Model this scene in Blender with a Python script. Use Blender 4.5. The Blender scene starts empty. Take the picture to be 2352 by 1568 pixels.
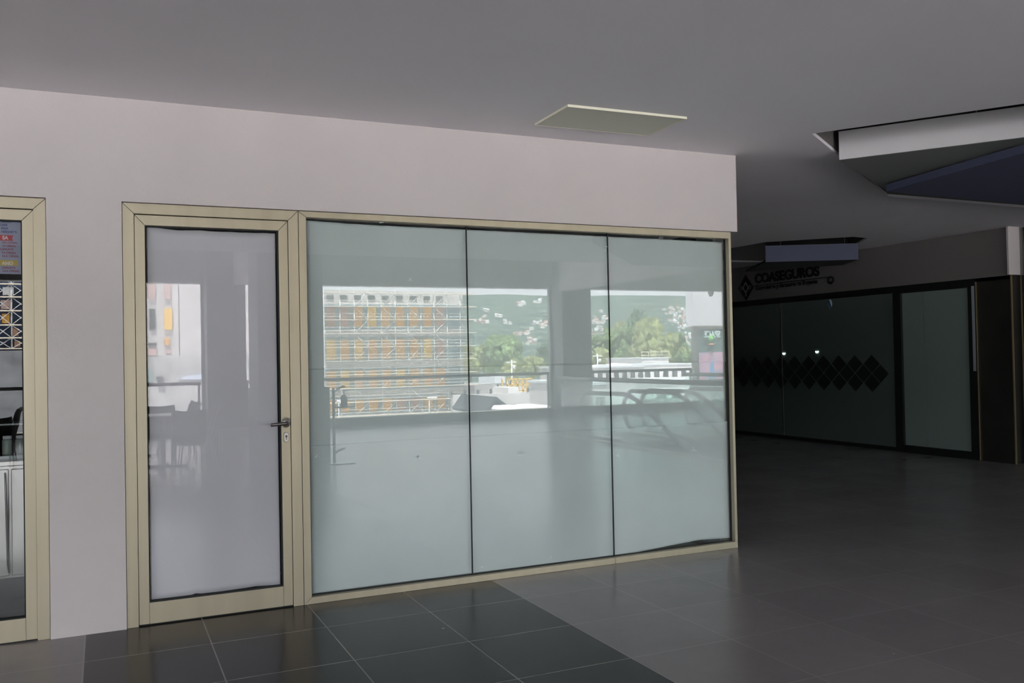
import bpy, math, random
from mathutils import Vector, Matrix, noise
from mathutils.geometry import tessellate_polygon
random.seed(7)
sc = bpy.context.scene
C = sc.collection
PI = math.pi

# ------------------------------------------------------------------ camera, world, sun, exposure
CAM_D, CAM_H, FPX = 5.4021, 1.4676, 2055.04
YAW, PITCH, ROLL = 0.4291, 0.0156, -0.0194
_f = Vector((math.sin(YAW)*math.cos(PITCH), math.cos(YAW)*math.cos(PITCH), math.sin(PITCH)))
_r0 = Vector((math.cos(YAW), -math.sin(YAW), 0)); _u0 = _r0.cross(_f)
_c, _s = math.cos(ROLL), math.sin(ROLL)
CR = _r0*_c + _u0*_s
CU = -_r0*_s + _u0*_c
cam = bpy.data.cameras.new('camera'); camo = bpy.data.objects.new('camera', cam); C.objects.link(camo)
cam.sensor_width = 36; cam.sensor_fit = 'HORIZONTAL'; cam.lens = FPX/2352*36
cam.clip_start = .05; cam.clip_end = 20000
M4 = Matrix((CR, CU, -_f)).transposed().to_4x4(); M4.translation = Vector((0, -CAM_D, CAM_H))
camo.matrix_world = M4
sc.camera = camo

EXPOSURE = 3.2
SKY = 1.0
SUN = 5.2
w = bpy.data.worlds.new('overcast_sky'); sc.world = w; w.use_nodes = True
bg = w.node_tree.nodes['Background']; bg.inputs[0].default_value = (.93, .96, 1.0, 1); bg.inputs[1].default_value = SKY
sl = bpy.data.lights.new('sun', 'SUN'); sl.energy = SUN; sl.angle = math.radians(4); sl.color = (1, .96, .93)
so = bpy.data.objects.new('sun', sl); C.objects.link(so)
sd = Vector((-.35, .75, 1.6)).normalized()          # towards the sun: high, from behind the mall
so.rotation_euler = sd.to_track_quat('Z', 'Y').to_euler()
pl = bpy.data.lights.new('balcony_portal', 'AREA'); pl.shape = 'RECTANGLE'; pl.size = 38; pl.size_y = 3.0
po = bpy.data.objects.new('balcony_portal', pl); C.objects.link(po)
po.location = (-5.5, -13.95, 1.55); po.rotation_euler = (PI/2, 0, 0)    # faces +y, into the gallery
pl.cycles.is_portal = True
sc.view_settings.view_transform = 'Standard'; sc.view_settings.look = 'None'
sc.view_settings.gamma = 1; sc.view_settings.use_curve_mapping = False
sc.view_settings.exposure = EXPOSURE
try:
    sc.cycles.use_denoising = True
    sc.cycles.max_bounces = 12; sc.cycles.diffuse_bounces = 7; sc.cycles.transparent_max_bounces = 16
    sc.cycles.sample_clamp_indirect = 6
except Exception: pass

# ------------------------------------------------------------------ tagging helpers
def tag(o, label=None, cat=None, group=None, kind=None):
    if label: o['label'] = label
    if cat: o['category'] = cat
    if group: o['group'] = group
    if kind: o['kind'] = kind
    return o
def thing(name, label, cat, loc=(0, 0, 0), rz=0, group=None, kind=None):
    o = bpy.data.objects.new(name, None); C.objects.link(o)
    o.location = loc; o.rotation_euler = (0, 0, rz); o.empty_display_size = .1
    return tag(o, label, cat, group, kind)
def copy_tree(o, parent=None):
    c = o.copy(); C.objects.link(c)
    if parent: c.parent = parent
    for ch in list(o.children): copy_tree(ch, c)
    return c

# where a ray through a picture point meets a plane; far things are laid out from the mirror view in the glass
GL = .06
def ray(px, py): return _f + CR*((px-1176)/FPX) - CU*((py-784)/FPX)
def mir(px, py, y):
    """real point at world depth y seen in the glass at picture point px, py"""
    d = ray(px, py); yv = 2*GL - y; t = (yv + CAM_D)/d.y
    return Vector((d.x*t, y, CAM_H + d.z*t))

# ------------------------------------------------------------------ mesh builder
class MB:
    def __init__(s): s.v = []; s.f = []; s.sm = []
    def add(s, vs, fs, smooth=False):
        n = len(s.v); s.v += [tuple(v) for v in vs]
        for f in fs: s.f.append([i+n for i in f]); s.sm.append(smooth)
        return s
    def box(s, a, b, m=None):
        x0, y0, z0 = a; x1, y1, z1 = b
        vs = [Vector(p) for p in ((x0,y0,z0),(x1,y0,z0),(x1,y1,z0),(x0,y1,z0),(x0,y0,z1),(x1,y0,z1),(x1,y1,z1),(x0,y1,z1))]
        if m is not None: vs = [m @ v for v in vs]
        return s.add(vs, [(0,3,2,1),(4,5,6,7),(0,1,5,4),(1,2,6,5),(2,3,7,6),(3,0,4,7)])
    def prism(s, pts, axis, a, b):
        """pts: 2d polygon; axis 1 -> (x,z) extruded in y, 2 -> (x,y) extruded in z, 0 -> (y,z) extruded in x"""
        def P(p, h):
            return (p[0], h, p[1]) if axis == 1 else (p[0], p[1], h) if axis == 2 else (h, p[0], p[1])
        n = len(pts); vs = [P(p, a) for p in pts] + [P(p, b) for p in pts]
        tri = tessellate_polygon([[Vector((p[0], p[1], 0)) for p in pts]])
        fs = [tuple(t) for t in tri] + [tuple(i+n for i in reversed(t)) for t in tri]
        fs += [(i, (i+1) % n, (i+1) % n+n, i+n) for i in range(n)]
        return s.add(vs, fs)
    def tube(s, path, r, n=10, cap=True, smooth=True):
        path = [Vector(p) for p in path]; rs = r if isinstance(r, (list, tuple)) else [r]*len(path)
        vs = []; ref = None
        for i, p in enumerate(path):
            d = (path[min(i+1, len(path)-1)] - path[max(i-1, 0)]).normalized()
            if ref is None:
                ref = Vector((0, 0, 1)) if abs(d.z) < .9 else Vector((1, 0, 0))
            a = d.cross(ref); a = a.normalized() if a.length > 1e-6 else d.orthogonal().normalized()
            b = a.cross(d).normalized(); ref = b
            for k in range(n):
                t = 2*PI*k/n; vs.append(p + (a*math.cos(t) + b*math.sin(t))*rs[i])
        fs = []
        for i in range(len(path)-1):
            for k in range(n):
                k2 = (k+1) % n; fs.append((i*n+k, i*n+k2, (i+1)*n+k2, (i+1)*n+k))
        s.add(vs, fs, smooth)
        if cap:
            m = len(s.v) - len(vs)
            s.f.append([m+k for k in reversed(range(n))]); s.sm.append(False)
            s.f.append([m+(len(path)-1)*n+k for k in range(n)]); s.sm.append(False)
        return s
    def lathe(s, prof, c=(0, 0, 0), n=24, axis='z'):
        vs = []; cx, cy, cz = c
        for r, h in prof:
            for k in range(n):
                t = 2*PI*k/n; a, b = r*math.cos(t), r*math.sin(t)
                vs.append((cx+a, cy+b, cz+h) if axis == 'z' else (cx+a, cy+h, cz+b))
        fs = []
        for i in range(len(prof)-1):
            for k in range(n):
                k2 = (k+1) % n; fs.append((i*n+k, i*n+k2, (i+1)*n+k2, (i+1)*n+k))
        return s.add(vs, fs, True)
    def grid(s, fn, nu, nv, smooth=True):
        vs = [fn(i/nu, j/nv) for j in range(nv+1) for i in range(nu+1)]
        fs = [(j*(nu+1)+i, j*(nu+1)+i+1, (j+1)*(nu+1)+i+1, (j+1)*(nu+1)+i) for j in range(nv) for i in range(nu)]
        return s.add(vs, fs, smooth)
    def build(s, name, mat, parent=None, bevel=0, solid=0, recalc=True, loc=None):
        me = bpy.data.meshes.new(name); me.from_pydata(s.v, [], s.f)
        for p, sm in zip(me.polygons, s.sm): p.use_smooth = sm
        if recalc:
            import bmesh
            bm = bmesh.new(); bm.from_mesh(me); bmesh.ops.recalc_face_normals(bm, faces=bm.faces); bm.to_mesh(me); bm.free()
        me.materials.append(mat)
        o = bpy.data.objects.new(name, me); C.objects.link(o)
        if parent: o.parent = parent
        if loc: o.location = loc
        if solid:
            m = o.modifiers.new('thick', 'SOLIDIFY'); m.thickness = solid; m.offset = 0
        if bevel:
            m = o.modifiers.new('bevel', 'BEVEL'); m.width = bevel; m.segments = 2; m.limit_method = 'ANGLE'
        return o
def struct(name, mb, mat, **k): return tag(mb.build(name, mat, **k), kind='structure')

# ------------------------------------------------------------------ materials
def new_mat(name):
    m = bpy.data.materials.new(name); m.use_nodes = True
    return m, m.node_tree, m.node_tree.nodes['Principled BSDF']
def mat(name, col, rough=.6, metal=0, var=0, scale=3, bump=0, bscale=40, spec=None, stretch=None, emit=None, dark=None):
    m, t, b = new_mat(name); N, L = t.nodes, t.links
    b.inputs['Base Color'].default_value = (*col, 1); b.inputs['Roughness'].default_value = rough
    b.inputs['Metallic'].default_value = metal
    if spec is not None: b.inputs['Specular IOR Level'].default_value = spec
    if var or bump:
        tc = N.new('ShaderNodeTexCoord'); src = tc.outputs['Object']
        if stretch:
            mp = N.new('ShaderNodeMapping'); mp.inputs['Scale'].default_value = stretch; L.new(src, mp.inputs[0]); src = mp.outputs[0]
    if var:
        n = N.new('ShaderNodeTexNoise'); n.inputs['Scale'].default_value = scale; n.inputs['Detail'].default_value = 5
        L.new(src, n.inputs['Vector'])
        mx = N.new('ShaderNodeMix'); mx.data_type = 'RGBA'
        lo = dark or tuple(c*(1-var) for c in col); hi = tuple(min(1, c*(1+var)) for c in col)
        mx.inputs[6].default_value = (*lo, 1); mx.inputs[7].default_value = (*hi, 1)
        rp = N.new('ShaderNodeMapRange'); rp.inputs[1].default_value = .3; rp.inputs[2].default_value = .7
        L.new(n.outputs[0], rp.inputs[0]); L.new(rp.outputs[0], mx.inputs[0]); L.new(mx.outputs[2], b.inputs['Base Color'])
    if bump:
        n = N.new('ShaderNodeTexNoise'); n.inputs['Scale'].default_value = bscale; L.new(src, n.inputs['Vector'])
        bp = N.new('ShaderNodeBump'); bp.inputs['Strength'].default_value = bump; bp.inputs['Distance'].default_value = .01
        L.new(n.outputs[0], bp.inputs['Height']); L.new(bp.outputs[0], b.inputs['Normal'])
    if emit:
        b.inputs['Emission Color'].default_value = (*col, 1); b.inputs['Emission Strength'].default_value = emit
    return m
def glass(name, tint, refl=.05, rough=0, wave=0):
    """thin architectural glass: clear tinted transmission plus a mirror coat that grows at grazing angles"""
    m, t, b = new_mat(name); N, L = t.nodes, t.links; N.remove(b)
    tr = N.new('ShaderNodeBsdfTransparent'); tr.inputs[0].default_value = (*tint, 1)
    gl = N.new('ShaderNodeBsdfGlossy'); gl.inputs['Roughness'].default_value = rough; gl.inputs[0].default_value = (1, 1, 1, 1)
    lw = N.new('ShaderNodeLayerWeight'); lw.inputs[0].default_value = .5
    pw = N.new('ShaderNodeMath'); pw.operation = 'POWER'; L.new(lw.outputs['Facing'], pw.inputs[0]); pw.inputs[1].default_value = 5
    ma = N.new('ShaderNodeMath'); ma.operation = 'MULTIPLY_ADD'; L.new(pw.outputs[0], ma.inputs[0])
    ma.inputs[1].default_value = 1-refl; ma.inputs[2].default_value = refl
    mx = N.new('ShaderNodeMixShader'); L.new(ma.outputs[0], mx.inputs[0]); L.new(tr.outputs[0], mx.inputs[1]); L.new(gl.outputs[0], mx.inputs[2])
    if wave:
        tc = N.new('ShaderNodeTexCoord'); n = N.new('ShaderNodeTexNoise'); n.inputs['Scale'].default_value = 1.3; n.inputs['Detail'].default_value = 1
        L.new(tc.outputs['Object'], n.inputs['Vector'])
        bp = N.new('ShaderNodeBump'); bp.inputs['Strength'].default_value = 1; bp.inputs['Distance'].default_value = wave
        L.new(n.outputs[0], bp.inputs['Height']); L.new(bp.outputs[0], gl.inputs['Normal'])
    L.new(mx.outputs[0], N['Material Output'].inputs[0])
    return m

STRIPE0, TILE = -.1022, .6
def floor_mat():
    m, t, b = new_mat('porcelain_floor_tiles'); N, L = t.nodes, t.links
    g = N.new('ShaderNodeNewGeometry'); sp = N.new('ShaderNodeSeparateXYZ'); L.new(g.outputs['Position'], sp.inputs[0])
    def M(op, a, b_=None, c=None):
        n = N.new('ShaderNodeMath'); n.operation = op
        for i, v in enumerate((a, b_, c)):
            if v is None: continue
            if isinstance(v, (int, float)): n.inputs[i].default_value = v
            else: L.new(v, n.inputs[i])
        return n.outputs[0]
    X, Y = sp.outputs[0], sp.outputs[1]
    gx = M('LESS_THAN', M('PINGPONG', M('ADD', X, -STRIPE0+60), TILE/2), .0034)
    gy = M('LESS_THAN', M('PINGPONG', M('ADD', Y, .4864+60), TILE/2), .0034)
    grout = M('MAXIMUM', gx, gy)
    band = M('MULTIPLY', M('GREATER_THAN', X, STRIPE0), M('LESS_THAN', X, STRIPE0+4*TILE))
    # a tone of its own for each tile
    cell = N.new('ShaderNodeCombineXYZ')
    L.new(M('FLOOR', M('DIVIDE', M('ADD', X, -STRIPE0+60), TILE)), cell.inputs[0]); L.new(M('FLOOR', M('DIVIDE', M('ADD', Y, .4864+60), TILE)), cell.inputs[1])
    wn = N.new('ShaderNodeTexWhiteNoise'); L.new(cell.outputs[0], wn.inputs['Vector'])
    ns = N.new('ShaderNodeTexNoise'); ns.inputs['Scale'].default_value = 1.7; ns.inputs['Detail'].default_value = 6; L.new(g.outputs['Position'], ns.inputs['Vector'])
    n2 = N.new('ShaderNodeTexNoise'); n2.inputs['Scale'].default_value = 9; n2.inputs['Detail'].default_value = 8; n2.inputs['Roughness'].default_value = .7; L.new(g.outputs['Position'], n2.inputs['Vector'])
    tone = M('ADD', M('MULTIPLY', wn.outputs['Value'], .06), M('ADD', .76, M('ADD', M('MULTIPLY', ns.outputs[0], .22), M('MULTIPLY', n2.outputs[0], .18))))
    def mixc(fac, a, c):
        mx = N.new('ShaderNodeMix'); mx.data_type = 'RGBA'
        if isinstance(fac, (int, float)): mx.inputs[0].default_value = fac
        else: L.new(fac, mx.inputs[0])
        for i, v in ((6, a), (7, c)):
            if isinstance(v, tuple): mx.inputs[i].default_value = (*v, 1)
            else: L.new(v, mx.inputs[i])
        return mx.outputs[2]
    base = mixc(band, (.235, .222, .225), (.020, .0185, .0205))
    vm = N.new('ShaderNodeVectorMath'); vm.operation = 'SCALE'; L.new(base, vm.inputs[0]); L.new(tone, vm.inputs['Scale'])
    gcol = mixc(band, (.29, .275, .275), (.21, .20, .195))
    # worn dusty specks
    vo = N.new('ShaderNodeTexVoronoi'); vo.inputs['Scale'].default_value = 2.6; L.new(g.outputs['Position'], vo.inputs['Vector'])
    speck = M('MULTIPLY', M('LESS_THAN', vo.outputs['Distance'], .02), .8)
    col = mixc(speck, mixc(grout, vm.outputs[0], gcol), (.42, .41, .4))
    L.new(col, b.inputs['Base Color'])
    L.new(M('ADD', .17, M('MULTIPLY', ns.outputs[0], .13)), b.inputs['Roughness'])
    bp = N.new('ShaderNodeBump'); bp.inputs['Strength'].default_value = .5; bp.inputs['Distance'].default_value = .001; bp.invert = True
    L.new(grout, bp.inputs['Height']); L.new(bp.outputs[0], b.inputs['Normal'])
    b.inputs['Specular IOR Level'].default_value = .24
    return m

MT = dict(
    floor=floor_mat(),
    wall=mat('white_plaster', (.565, .518, .518), .9, var=.035, scale=1.6, bump=.15, bscale=60),
    ceiling=mat('painted_gypsum', (.84, .815, .85), .92, var=.03, scale=.8),
    slab=mat('raw_slab', (.4, .4, .4), .95),
    alu=mat('champagne_aluminium', (.40, .355, .265), .42, metal=.55, var=.05, scale=2.2, stretch=(6, 6, .5)),
    aludark=mat('shadow_gap', (.01, .01, .01), .7),
    gasket=mat('black_rubber', (.006, .007, .008), .7),
    paper=mat('white_backing_paper', (.56, .565, .57), .95, var=.03, scale=2.5),
    paperdoor=mat('white_door_paper', (.55, .545, .575), .95, var=.02, scale=2.5),
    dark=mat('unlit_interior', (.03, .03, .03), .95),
    steel=mat('brushed_steel', (.42, .40, .38), .32, metal=.9),
    steel_dark=mat('dark_handle_metal', (.16, .15, .145), .32, metal=.9),
    rail=mat('steel_rail', (.33, .34, .33), .35, metal=.7),
    column=mat('grey_column_cladding', (.16, .165, .16), .6, var=.05, scale=1),
    beam=mat('beam_plaster', (.42, .42, .41), .9, var=.04, scale=.7),
    kerb=mat('grey_kerb', (.17, .165, .15), .8),
    fascia=mat('taupe_fascia_paint', (.17, .155, .15), .92, var=.04, scale=1.2),
    black=mat('black_frame', (.008, .009, .009), .5),
    hallglass=None, blue=mat('blue_grey_panel', (.09, .10, .16), .8),
    cladding=mat('dark_brown_stone_tiles', (.022, .020, .018), .45, var=.25, scale=2.5),
    brass=mat('brass_edge', (.45, .35, .2), .4, metal=.8),
    letters=mat('black_letters', (.004, .004, .006), .6),
    wicker=mat('dark_woven_resin', (.035, .033, .032), .7, bump=.3, bscale=120),
    chairleg=mat('aluminium_leg', (.45, .46, .47), .35, metal=.7),
    table=mat('table_laminate', (.12, .115, .11), .3),
    rubber=mat('escalator_handrail', (.02, .022, .022), .4),
    smudge=mat('tape_residue', (.75, .78, .78), .9),
    vent=mat('cream_access_panel', (.68, .69, .59), .7),
    cream=mat('cream_edge', (.75, .73, .6), .6),
)

# ------------------------------------------------------------------ structure: floor, ceiling, walls
VX0, VX1, VY0, VY1 = 7.55, 10.1, -8.6, -2.6                         # escalator void
fl = MB()
for a, b in (((-26.2, -13.9), (VX0, 14.2)), ((VX1, -13.9), (17.2, 14.2)), ((VX0, VY1), (VX1, 14.2)), ((VX0, -13.9), (VX1, VY0))):
    fl.box((a[0], a[1], -.35), (b[0], b[1], 0))
struct('floor', fl, MT['floor'])

CZ = 2.94
hole = [(4.417, -.733), (5.12, -1.775), (8.4, -6.6), (10.15, -6.6), (10.15, 1.0), (6.95, .95)]
outer = [(-26.2, -7.0), (17.2, -7.0), (17.2, 14.2), (-26.2, 14.2)]
hole2 = [(8.2, 4.2), (9.0, 3.4), (9.3, 3.45), (10.1, 4.6), (10.1, 6.4), (8.2, 6.6)]
tri = tessellate_polygon([[Vector((x, y, 0)) for x, y in p] for p in (outer, hole, hole2)])
allp = outer + hole + hole2; n = len(allp)
cm = MB(); vs = [(x, y, CZ) for x, y in allp] + [(x, y, CZ+.025) for x, y in allp]
fs = [tuple(t) for t in tri] + [tuple(i+n for i in reversed(t)) for t in tri]
k = 0
for p in (outer, hole, hole2):
    m_ = len(p)
    for i in range(m_): fs.append((k+i, k+(i+1) % m_, k+(i+1) % m_+n, k+i+n))
    k += m_
cm.add(vs, fs); struct('ceiling', cm, MT['ceiling'])
struct('ceiling_slab', MB().box((-26.2, -13.9, 3.9), (17.2, 14.2, 4.3)), MT['slab'])
# raised ceiling in front of the balcony, edge drop at y = -7
struct('trim_1', MB().box((-26.2, -7.03, CZ+.0), (17.2, -6.99, 3.9)), MT['ceiling'])

wl = MB()
WT = .18
wl.box((-26, 0, 2.365), (4.355, WT, CZ))
wl.box((-.27, 0, 0), (.104, WT, 2.365))
wl.box((-26, 0, 0), (-1.245, WT, 2.365))
wl.box((4.175, WT, 2.365), (4.355, 14, CZ))
struct('wall_front', wl, MT['wall'])
struct('wall_corridor', MB().box((4.12, .2, 0), (4.28, 14, 2.365)), MT['dark'])  # unseen side wall, coloured near-black to cut light bounced into the hall
struct('wall_left', MB().box((-26.2, -13.9, 0), (-26, 14.2, 3.9)), MT['wall'])  # unseen; set far out so a longer opening lets in more daylight
struct('wall_right', MB().box((17, -13.9, 0), (17.2, 14.2, 3.9)), MT['wall'])
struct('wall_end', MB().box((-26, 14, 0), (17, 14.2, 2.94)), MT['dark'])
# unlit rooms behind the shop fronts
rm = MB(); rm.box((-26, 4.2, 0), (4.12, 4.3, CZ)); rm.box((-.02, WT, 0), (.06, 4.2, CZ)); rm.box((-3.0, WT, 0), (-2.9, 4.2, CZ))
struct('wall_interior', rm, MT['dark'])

# ------------------------------------------------------------------ door and window frames
def mitre(name, mb_pts, parent, y0=.012, y1=.075, m='alu', bevel=.0015):
    return MB().prism(mb_pts, 1, y0, y1).build(name, MT[m], parent, bevel=bevel)
G = .0009
def door_frame(root, x0, x1, jw=.06):
    zt = 2.362; zi = 2.302
    mitre('jamb', [(x0, 0), (x0+jw, 0), (x0+jw, zi-G), (x0, zt-G)], root)
    mitre('jamb', [(x1-jw, 0), (x1, 0), (x1, zt-G), (x1-jw, zi-G)], root)
    mitre('header', [(x0+G, zt), (x0+jw+G, zi), (x1-jw-G, zi), (x1-G, zt)], root)
def door_leaf(root, x0, x1, glassmat, sw=.054, tr=.058, br=.117):
    leaf = thing('leaf', None, None, (0, 0, 0)); leaf.parent = root
    z0, z1 = .008, 2.298; y0, y1 = .020, .066
    mitre('stile', [(x0, z0), (x0+sw, z0), (x0+sw, z1-tr-G), (x0, z1-G)], leaf, y0, y1)
    mitre('stile', [(x1-sw, z0), (x1, z0), (x1, z1-G), (x1-sw, z1-tr-G)], leaf, y0, y1)
    mitre('top_rail', [(x0+G, z1), (x0+sw+G, z1-tr), (x1-sw-G, z1-tr), (x1-G, z1)], leaf, y0, y1)
    mitre('bottom_rail', [(x0+sw+G, z0), (x1-sw-G, z0), (x1-sw-G, z0+br), (x0+sw+G, z0+br)], leaf, y0, y1)
    gx0, gx1, gz0, gz1 = x0+sw, x1-sw, z0+br, z1-tr
    g = .006; gk = MB()
    gk.box((gx0, .026, gz0), (gx0+g, .064, gz1)).box((gx1-g, .026, gz0), (gx1, .064, gz1)).box((gx0+g, .026, gz0), (gx1-g, .064, gz0+g)).box((gx0+g, .026, gz1-g), (gx1-g, .064, gz1))
    gk.build('gasket', MT['gasket'], leaf)
    MB().box((gx0+.002, .046, gz0+.002), (gx1-.002, .052, gz1-.002)).build('glass_pane', glassmat, leaf)
    return leaf, (gx0, gx1, gz0, gz1)
g_clear = glass('clear_door_glass', (.96, .97, .97), .03)
g_door = glass('clear_glass_over_paper', (.96, .96, .965), .028)
g_win = glass('green_float_glass', (.935, .965, .962), .031)
g_bal = glass('balustrade_glass', (.86, .93, .91), .045)

d1 = thing('door_1', 'glazed shop door in champagne aluminium frame at the left picture edge, menu poster inside', 'door', kind='structure')
door_frame(d1, -1.24, -.272); door_leaf(d1, -1.178, -.332, g_clear)
d2 = thing('door_2', 'closed aluminium shop door papered white behind its glass, lever handle on the right', 'door', kind='structure')
door_frame(d2, .106, 1.077)
leaf2, dg = door_leaf(d2, .168, 1.015, g_door)
MB().box((.108, .03, -.001), (1.075, .07, .006)).build('threshold', MT['aludark'], d2)  # near-black strip filling the gap under the door leaf
MB().box((-1.24, .03, -.001), (-.274, .07, .006)).build('threshold', MT['aludark'], d1)
# lever handle
hb = thing('handle', None, None); hb.parent = d2
hz_ = 1.094; hx = .988
MB().lathe([(0, -.003), (.024, -.003), (.026, 0), (.026, .008), (0, .008)], (hx, .012, hz_), 28, 'y').build('rosette', MT['steel'], hb)
MB().tube([(hx, .012, hz_), (hx, -.035, hz_), (hx-.004, -.046, hz_-.0005), (hx-.014, -.052, hz_-.001), (hx-.03, -.053, hz_-.0015), (.889, -.053, hz_-.006)], [.0095]*3+[.0105, .011, .0105], 14).build('lever', MT['steel_dark'], hb)
def loop(cx, cz, r, y, ph=0, sq=1.0, n=22):
    return [(cx+r*math.cos(2*PI*i/n+ph), y, cz+r*sq*math.sin(2*PI*i/n+ph)) for i in range(n+1)]
MB().tube(loop(hx-.004, hz_+.015, .017, .006), .0012, 6).tube(loop(hx+.014, hz_+.013, .013, .003), .0012, 6).tube(loop(hx-.002, hz_-.02, .016, .006, 0, .6), .0012, 6).build('wire_loop', MT['steel_dark'], hb)
cy = MB(); pts = [(hx+.013*math.cos(t), 1.007+.013*math.sin(t)+(.014 if math.sin(t) > 0 else -.014)) for t in [2*PI*(i+.5)/28 for i in range(28)]]
cy.prism(pts, 1, .012, .021)
co = cy.build('lock_escutcheon', MT['steel'], d2, bevel=.001)
MB().prism([(hx+(p[0]-hx)*1.16, 1.007+(p[1]-1.007)*1.09) for p in pts], 1, .0125, .0195).build('rim', MT['steel_dark'], co, bevel=.001)
ky = MB(); ky.lathe([(0, -.001), (.0068, -.001), (.0068, .004), (0, .004)], (hx, .011, 1.013), 18, 'y').box((hx-.003, .010, .993), (hx+.003, .0125, 1.009)).box((hx-.0008, .0092, 1.009), (hx+.0008, .0105, 1.018))
ky.build('cylinder', MT['steel_dark'], co)

# window
wn_ = thing('window_1', 'wide butt-jointed shop window in champagne aluminium frame, papered white inside', 'window', kind='structure')
WX0, WX1, WZ0, WZ1 = 1.08, 4.302, .0, 2.362
mitre('jamb', [(WX0, WZ0), (WX0+.045, WZ0+.04), (WX0+.045, WZ1-.036-G), (WX0, WZ1-G)], wn_)
mitre('jamb', [(WX1-.022, WZ0+.047), (WX1, WZ0+.047), (WX1, WZ1-.05), (WX1-.022, WZ1-.05)], wn_)
mitre('head_rail', [(WX0+G, WZ1), (WX0+.045+G, WZ1-.036), (WX1, WZ1-.05), (WX1, WZ1)], wn_)
mitre('sill_rail', [(WX0+G, WZ0), (3.24, WZ0), (3.24, WZ0+.042), (WX0+.047, WZ0+.04)], wn_)
mitre('sill_rail', [(3.2415, WZ0), (WX1, WZ0), (WX1, WZ0+.046), (3.2415, WZ0+.042)], wn_)
gj = [WX0+.045, 2.1825, 3.257, WX1-.022]
for i in range(3):
    MB().box((gj[i]+.003, .056, .04), (gj[i+1]-.003, .064, 2.327)).build('glass_pane', g_win, wn_)
for x in gj[1:3]:
    MB().box((x-.003, .0545, .04), (x+.003, .0655, 2.324)).build('silicone_joint', MT['gasket'], wn_)
MB().box((gj[0], .05, .038), (gj[0]+.004, .07, 2.327)).box((gj[3]-.004, .05, .045), (gj[3], .07, 2.315)).box((gj[0]+.004, .05, .040), (gj[3]-.004, .07, .046)).build('gasket', MT['gasket'], wn_)
sm = MB()
rs = random.Random(3)
for (px, py, nn) in ((960, 1050, 7), (1198, 1042, 8), (1592, 1033, 6), (1422, 1045, 4), (730, 1047, 6), (946, 640, 4), (1394, 570, 4), (1237, 526, 7), (1325, 531, 6), (880, 511, 7), (1073, 517, 6), (1520, 546, 4), (1112, 1300, 1), (1260, 1280, 1)):
    d = ray(px, py); t = (.0545+CAM_D)/d.y; cx, cz = d.x*t, CAM_H+d.z*t
    for _ in range(nn):
        a = rs.uniform(0, PI); l = rs.uniform(.004, .016); ww = rs.uniform(.0006, .0018); ox, oz = rs.uniform(-.02, .02), rs.uniform(-.014, .014)
        if 500 < py < 560: oz *= .35; a = rs.uniform(-.7, .7)
        e = Vector((math.cos(a), 0, math.sin(a))); q = Vector((-math.sin(a), 0, math.cos(a)))
        c0 = Vector((cx+ox, .0553, cz+oz))
        sm.add([c0-e*l-q*ww, c0+e*l-q*ww*.3, c0+e*l*.6+q*ww, c0-e*l*.7+q*ww], [(0, 1, 2, 3)])
sm.build('adhesive_smudge', MT['smudge'], wn_, solid=.0006, recalc=False)

# papers behind the glass
def sheet(name, x0, x1, top, bot, y, m, label, group=None, amp=.003, nu=120, nv=60, seed=0, left=None):
    def fn(u, v):
        x = x0+(x1-x0)*u; a, b = bot(x), top(x); z = a+(b-a)*v
        yy = y + amp*noise.noise(Vector((x*1.5+seed, z*.9, seed))) + amp*.45*noise.noise(Vector((x*5, z*2.2+x*1.5, seed+5)))
        return (x, yy, z)
    return tag(MB().grid(fn, nu, nv).build(name, m, solid=.0006, recalc=False), label, 'paper', group)
def edge(pts, jit=0, seed=0):
    def f(x):
        if x <= pts[0][0]: z = pts[0][1]
        elif x >= pts[-1][0]: z = pts[-1][1]
        else:
            for (a, za), (b, zb) in zip(pts, pts[1:]):
                if a <= x <= b: z = za+(zb-za)*(x-a)/(b-a); break
        return z+jit*noise.noise(Vector((x*14, seed, 0)))
    return f
ws = MT['paper']
sheet('paper_sheet', 1.138, 4.283, edge([(1.13, 2.318), (1.4, 2.309), (1.7, 2.306), (2.2, 2.304), (4.3, 2.293)], .0015, 1), edge([(1, 1.404), (4.4, 1.386)]), .083, ws,
      'top strip of white paper behind the wide shop window, under the dark gap', 'paper strips in the shop window', seed=1)
sheet('paper_sheet', 1.140, 4.283, edge([(1, 1.412), (4.4, 1.394)]), edge([(1, .938), (4.4, .934)]), .088, ws,
      'middle strip of white paper behind the wide shop window at door handle height', 'paper strips in the shop window', seed=2)
sheet('paper_sheet', 1.140, 4.302, edge([(1, .9425), (4.4, .9385)]), edge([(1.1, .040), (3.3, .036), (3.5, .046), (3.8, .062), (4.0, .075), (4.33, .060)], .001, 2), .083, ws,
      'bottom strip of white paper behind the wide shop window, lifting at its lower right', 'paper strips in the shop window', seed=3, amp=.009)
sheet('paper_sheet', dg[0]+.012, dg[1]-.012, edge([(.2, 2.236), (.27, 2.237), (.33, 2.228), (.42, 2.224), (.52, 2.228), (.6, 2.224), (.78, 2.226), (.98, 2.226)], .003, 3),
      edge([(.2, .131), (.44, .130), (.47, .137), (.50, .132), (.62, .131), (.72, .133), (.80, .136), (.9, .131), (1, .130)], .001, 4), .060, MT['paperdoor'],
      'white paper sheet filling the closed shop door, torn along its upper edge', seed=4, amp=.003)

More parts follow.
